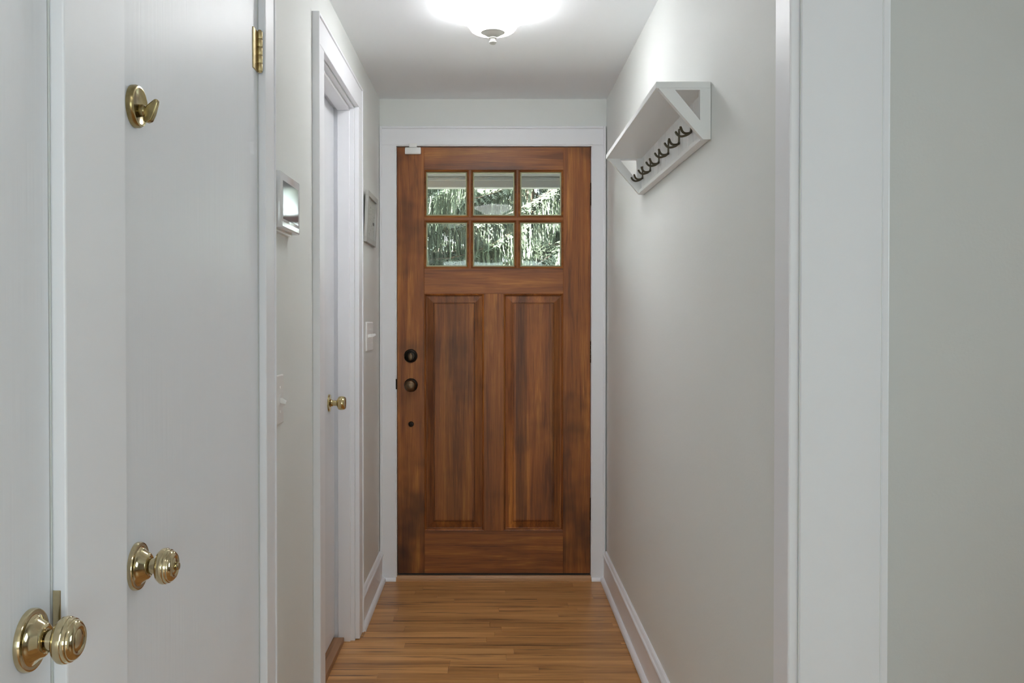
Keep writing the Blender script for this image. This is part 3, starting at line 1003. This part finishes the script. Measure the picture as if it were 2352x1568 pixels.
# ------------------------------------------------------------------ light switches
def switch(name, yc_, zc, gangs, width, label, up):
    e = empty(name, (XL, yc_, zc - 0.0615))
    tag(e, label, 'light switch', 'wall switches on the left wall')
    h2 = 0.0615
    bm_ = bmesh.new()
    # plate with rounded edge: a chamfered slab
    loops = []
    for ins, xx in ((0, XL + 0.0002), (0, XL + 0.003), (0.0022, XL + 0.0058), (0.005, XL + 0.0066)):
        loops.append([bm_.verts.new((xx, yc_ + a * (width / 2 - ins), zc + b2 * (h2 - ins))) for a, b2 in ((-1, -1), (1, -1), (1, 1), (-1, 1))])
    for a, b2 in zip(loops, loops[1:]):
        for k_ in range(4):
            bm_.faces.new((a[k_], a[(k_ + 1) % 4], b2[(k_ + 1) % 4], b2[k_]))
    bm_.faces.new(loops[-1])
    bm_.faces.new(loops[0][::-1])
    bmesh.ops.recalc_face_normals(bm_, faces=bm_.faces)
    obj('cover_plate', bm_, M['plastic'], e)
    for gk in range(gangs):
        yg = yc_ + (gk - (gangs - 1) / 2) * 0.0462
        bm_ = bmesh.new()
        bx(bm_, XL + 0.0066, XL + 0.0076, yg - 0.0055, yg + 0.0055, zc - 0.0125, zc + 0.0125, 0.0004)
        obj('toggle_slot', bm_, M['plastic'], e)
        sgn = 1 if up else -1
        tip = Vector((XL + 0.0215, yg, zc + sgn * 0.0075))
        root = Vector((XL + 0.006, yg, zc + sgn * 0.001))
        n_ = (tip - root).normalized()
        u_ = Vector((n_.z, 0, -n_.x))
        bm_ = bmesh.new()
        a = []
        for pnt, hw, ht in ((root, 0.0048, 0.0062), (tip, 0.0034, 0.0040)):
            a.append([bm_.verts.new(pnt + Vector((0, sy * hw, 0)) + u_ * sz * ht) for sy, sz in ((-1, -1), (1, -1), (1, 1), (-1, 1))])
        for k_ in range(4):
            bm_.faces.new((a[0][k_], a[0][(k_ + 1) % 4], a[1][(k_ + 1) % 4], a[1][k_]))
        bm_.faces.new(a[0][::-1])
        bm_.faces.new(a[1])
        bmesh.ops.recalc_face_normals(bm_, faces=bm_.faces)
        obj('toggle', bm_, M['plastic'], e)
        for s in (-1, 1):
            obj('screw', lathe(bmesh.new(), [(0, 0), (0.0035, 0), (0.0030, 0.001), (0, 0.0014)], axis((XL + 0.0066, yg, zc + s * 0.030), (1, 0, 0)), 12), M['plastic'], e, True)
    return e


switch('light_switch', 2.222, 1.040, 1, 0.079, 'single white toggle switch beside the left door casing below the keypad', False)
switch('light_switch', 3.864, 1.170, 4, 0.198, 'white four-toggle switch plate beside the wooden front door', True)

# ------------------------------------------------------------------ little picture, leaning forward at the top
py0, py1, pz0, pz1 = 3.706, 4.003, 1.566, 1.779
pf = empty('picture_frame', (XL, (py0 + py1) / 2, pz0))
tag(pf, 'small distressed whitewashed picture frame on the left wall by the front door', 'picture frame')
FWD = 0.012


def fbox(nm, a0, a1, c0, c1, x0, x1, mt, bev=0.0008):
    bm_ = bmesh.new()
    bx(bm_, x0, x1, a0, a1, c0, c1, bev)
    for v_ in bm_.verts:                      # lean
        v_.co.x += 0.009 * (v_.co.z - pz0) / (pz1 - pz0)
    return obj(nm, bm_, mt, pf)


fx0, fx1 = XL + 0.0008, XL + 0.0008 + 0.0135
fw = 0.022
fbox('frame_rail', py0, py1, pz1 - fw, pz1, fx0, fx1, M['frame_wood'])
fbox('frame_rail', py0, py1, pz0, pz0 + fw, fx0, fx1, M['frame_wood'])
fbox('frame_stile', py0, py0 + fw, pz0 + fw, pz1 - fw, fx0, fx1, M['frame_wood'])
fbox('frame_stile', py1 - fw, py1, pz0 + fw, pz1 - fw, fx0, fx1, M['frame_wood'])
fbox('print', py0 + fw, py1 - fw, pz0 + fw, pz1 - fw, fx0, fx0 + 0.005, M['print'], 0)
fbox('frame_bar', py1 - fw - 0.05, py1 - fw - 0.012, pz0 + 0.09, pz0 + 0.102, fx0 + 0.005, fx0 + 0.0062, M['bronze'], 0)


# ------------------------------------------------------------------ ceiling lights
def ceiling_light(y, label, x=0.003, lit='lamp_near'):
    e = empty('ceiling_light', (x, y, ZC))
    tag(e, label, 'ceiling light', 'matching ceiling lights')
    zb = ZC - 0.127                    # tip of the finial
    A = Matrix.Translation((x, y, zb))
    gp = [(0.024, 0.0470), (0.041, 0.0435), (0.055, 0.0410), (0.0655, 0.0420), (0.0725, 0.0465), (0.0785, 0.0545), (0.0850, 0.0640), (0.0940, 0.0750), (0.1030, 0.0835),
          (0.1140, 0.0870), (0.1260, 0.0905), (0.1380, 0.0952), (0.1490, 0.1005), (0.1600, 0.1068), (0.1700, 0.1140), (0.1770, 0.1200), (0.1795, 0.1232)]
    inner = [(r - 0.004, h + 0.002) for r, h in gp[::-1]]
    obj('glass_bowl', lathe(bmesh.new(), gp + inner[1:], A, 64), M[lit], e, True)
    fn = obj('finial', lathe(bmesh.new(), [(0, 0), (0.009, 0.0012), (0.0126, 0.0054), (0.0126, 0.009), (0.009, 0.012), (0.0082, 0.015), (0.009, 0.0174), (0.0130, 0.0198), (0.0130, 0.0222), (0.0096, 0.0246), (0.012, 0.0254)], A, 28), M['nickel'], e, True)
    obj('finial_cap', lathe(bmesh.new(), [(0, 0.0246), (0.012, 0.0248), (0.024, 0.0294), (0.033, 0.0354), (0.0366, 0.0378), (0.0402, 0.0384), (0.0404, 0.0450), (0.0366, 0.0472), (0, 0.0472)], A, 44), M['nickel'], fn, True)
    top = ZC - zb
    obj('stem', lathe(bmesh.new(), [(0, 0.04), (0.0055, 0.04), (0.0055, top - 0.012), (0, top - 0.012)], A, 16), M['nickel'], e, True)
    obj('ceiling_pan', lathe(bmesh.new(), [(0, top - 0.014), (0.05, top - 0.013), (0.115, top - 0.009), (0.125, top - 0.005), (0.125, top - 0.0005), (0, top - 0.0005)], A, 44), M['white_rack'], e, True)
    return e


ceiling_light(3.00, 'lit white glass bowl ceiling light with grey finial ahead in the hallway', lit='lamp')
ceiling_light(0.25, 'lit white glass bowl ceiling light directly above the camera')
ceiling_light(-2.3, 'added fill light, unseen glass bowl in the living room behind the camera', -0.9, 'lamp_fill')  # this pair is added only to light the hall from behind
ceiling_light(-2.3, 'added fill light, unseen glass bowl in the living room by the side room', 1.3, 'lamp_fill')

# ------------------------------------------------------------------ outside: porch, lawn, spruces
bm = bmesh.new()
bx(bm, -30, 30, 4.46, 60, -0.40, -0.30)
tag(obj('lawn', bm, M['lawn']), 'green front lawn under the spruce trees', 'lawn', kind='structure')
bm = bmesh.new()
bx(bm, -5.0, 5.0, 6.35, 9.6, -0.305, -0.285, 0.004)  # unseen reflector, added to throw sunlight through the door panes onto the ceiling
tag(obj('bounce_slab', bm, M['stone']), 'added pale slab, unseen, bouncing sunlight into the hall', 'bounce_slab', kind='structure')
bm = bmesh.new()
bx(bm, -2.4, 2.4, 4.44, 6.2, -0.30, -0.03)
tag(obj('porch_floor', bm, M['stone']), 'grey concrete porch slab outside the front door', 'porch', kind='structure')
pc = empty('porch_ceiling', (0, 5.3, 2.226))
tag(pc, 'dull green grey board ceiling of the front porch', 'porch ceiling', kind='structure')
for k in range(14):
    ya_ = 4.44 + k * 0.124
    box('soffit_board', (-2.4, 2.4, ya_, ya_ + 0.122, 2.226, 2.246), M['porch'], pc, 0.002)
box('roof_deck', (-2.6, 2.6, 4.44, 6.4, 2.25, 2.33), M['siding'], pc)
bm = bmesh.new()
bx(bm, -2.5, 2.5, 6.18, 6.26, 2.158, 2.225, 0.003)
bx(bm, -2.5, 2.5, 6.165, 6.18, 2.205, 2.225, 0.003)
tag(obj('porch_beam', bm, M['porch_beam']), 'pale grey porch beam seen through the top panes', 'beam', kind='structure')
for sx in (-2.2, 2.2):
    bm = bmesh.new()
    bx(bm, sx - 0.06, sx + 0.06, 6.15, 6.27, -0.03, 2.158, 0.006)
    bx(bm, sx - 0.08, sx + 0.08, 6.13, 6.29, -0.03, 0.12, 0.006)
    tag(obj('porch_post', bm, M['porch_beam']), 'square pale porch post at the %s end of the porch' % ('left' if sx < 0 else 'right'), 'post', 'porch posts')


def bough_mesh(seed, length):
    rn = random.Random(seed)
    bm_ = bmesh.new()

    def pos(t_):
        return Vector((length * t_, 0.12 * math.sin(t_ * 5 + seed), -0.55 * t_ + 0.75 * t_ ** 2.4 - 0.25 * math.sin(math.pi * t_)))
    pts = [pos(k / 10) for k in range(11)]
    tube(bm_, pts, [0.035 * (1 - 0.85 * k / 10) for k in range(11)], 6)

    def leaf(a, b2, wd, side):
        q = [a - side * wd * 0.5, a + side * wd * 0.5, b2 + side * wd * 0.12, b2 - side * wd * 0.12]
        vv = [bm_.verts.new(p_) for p_ in q]
        f_ = bm_.faces.new(vv)
        f_.material_index = 1
    # side twigs and what hangs from them
    for k in range(58):
        t_ = 0.12 + 0.88 * (k + rn.random()) / 58
        p0 = pos(t_)
        for s in (-1, 1):
            tl = (0.62 * (1 - t_ * 0.55)) * rn.uniform(0.45, 1.0)
            d = Vector((rn.uniform(0.25, 0.7), s, rn.uniform(-0.12, 0.10))).normalized()
            nseg = 6
            for j in range(nseg):
                a = p0 + d * tl * j / nseg + Vector((0, 0, -0.10 * (j / nseg) ** 2))
                b2 = p0 + d * tl * (j + 1.5) / nseg + Vector((0, 0, -0.10 * ((j + 1) / nseg) ** 2))
                sd_ = d.cross(Vector((0, 0, 1))).normalized()
                leaf(a, b2, 0.042, sd_)
                leaf(a + Vector((0, 0, 0.01)), b2 + sd_ * 0.07 * rn.choice((-1, 1)), 0.03, sd_)
                # hanging tassel
                if rn.random() < 0.85:
                    hl = rn.uniform(0.10, 0.55)
                    q = a.copy()
                    ang = rn.uniform(0, math.pi)
                    sd2 = Vector((math.cos(ang), math.sin(ang), 0))
                    ns = max(2, int(hl / 0.07))
                    sway = Vector((rn.uniform(-0.12, 0.12), rn.uniform(-0.12, 0.12), 0))
                    for m_ in range(ns):
                        e_ = q + Vector((0, 0, -hl / ns * 1.25)) + sway * (hl / ns) + sd2 * rn.uniform(-0.02, 0.02)
                        leaf(q, e_, 0.018 * rn.uniform(0.7, 1.3), sd2)
                        leaf(q, e_ + sd2.cross(Vector((0, 0, 1))) * 0.03, 0.012, sd2)
                        q = q + Vector((0, 0, -hl / ns)) + sway * (hl / ns)
    me = bpy.data.meshes.new('bough')
    bm_.to_mesh(me)
    bm_.free()
    me.materials.append(M['bark'])
    me.materials.append(M['needles'])
    return me


BOUGHS = [bough_mesh(s, 3.0) for s in range(5)]


def spruce(loc, height, spread, n_b, seed, label):
    rn = random.Random(seed)
    e = empty('spruce_tree', loc)
    tag(e, label, 'tree', 'spruces beyond the porch')
    bm_ = bmesh.new()
    tube(bm_, [Vector(loc) + Vector((0, 0, height * k / 8)) for k in range(9)], [0.20 * (1 - 0.93 * k / 8) for k in range(9)], 10)
    obj('trunk', bm_, M['bark'], e, True)
    for k in range(n_b):
        hh = 0.9 + (height - 1.2) * (k + rn.random()) / n_b
        sc = spread / 3.0 * (1 - 0.85 * hh / height) * rn.uniform(0.8, 1.1)
        o_ = bpy.data.objects.new('bough', BOUGHS[rn.randrange(5)])
        C.objects.link(o_)
        o_.parent = e
        o_.location = (0, 0, hh)
        o_.scale = (sc, max(sc, 0.55), max(sc, 0.6))
        o_.rotation_euler = (rn.uniform(-0.15, 0.15), rn.uniform(-0.1, 0.15), k * 2.39996 + rn.uniform(-0.3, 0.3))
    return e


spruce((-1.75, 12.6, -0.30), 9.0, 3.9, 120, 3, 'drooping green spruce tree left of the porch, nearest the front door')
spruce((5.2, 15.8, -0.30), 9.5, 3.7, 110, 5, 'drooping green spruce tree farther off to the right of the porch')
spruce((0.9, 21.5, -0.30), 11.0, 4.2, 110, 8, 'drooping green spruce tree standing farthest back between the other two')
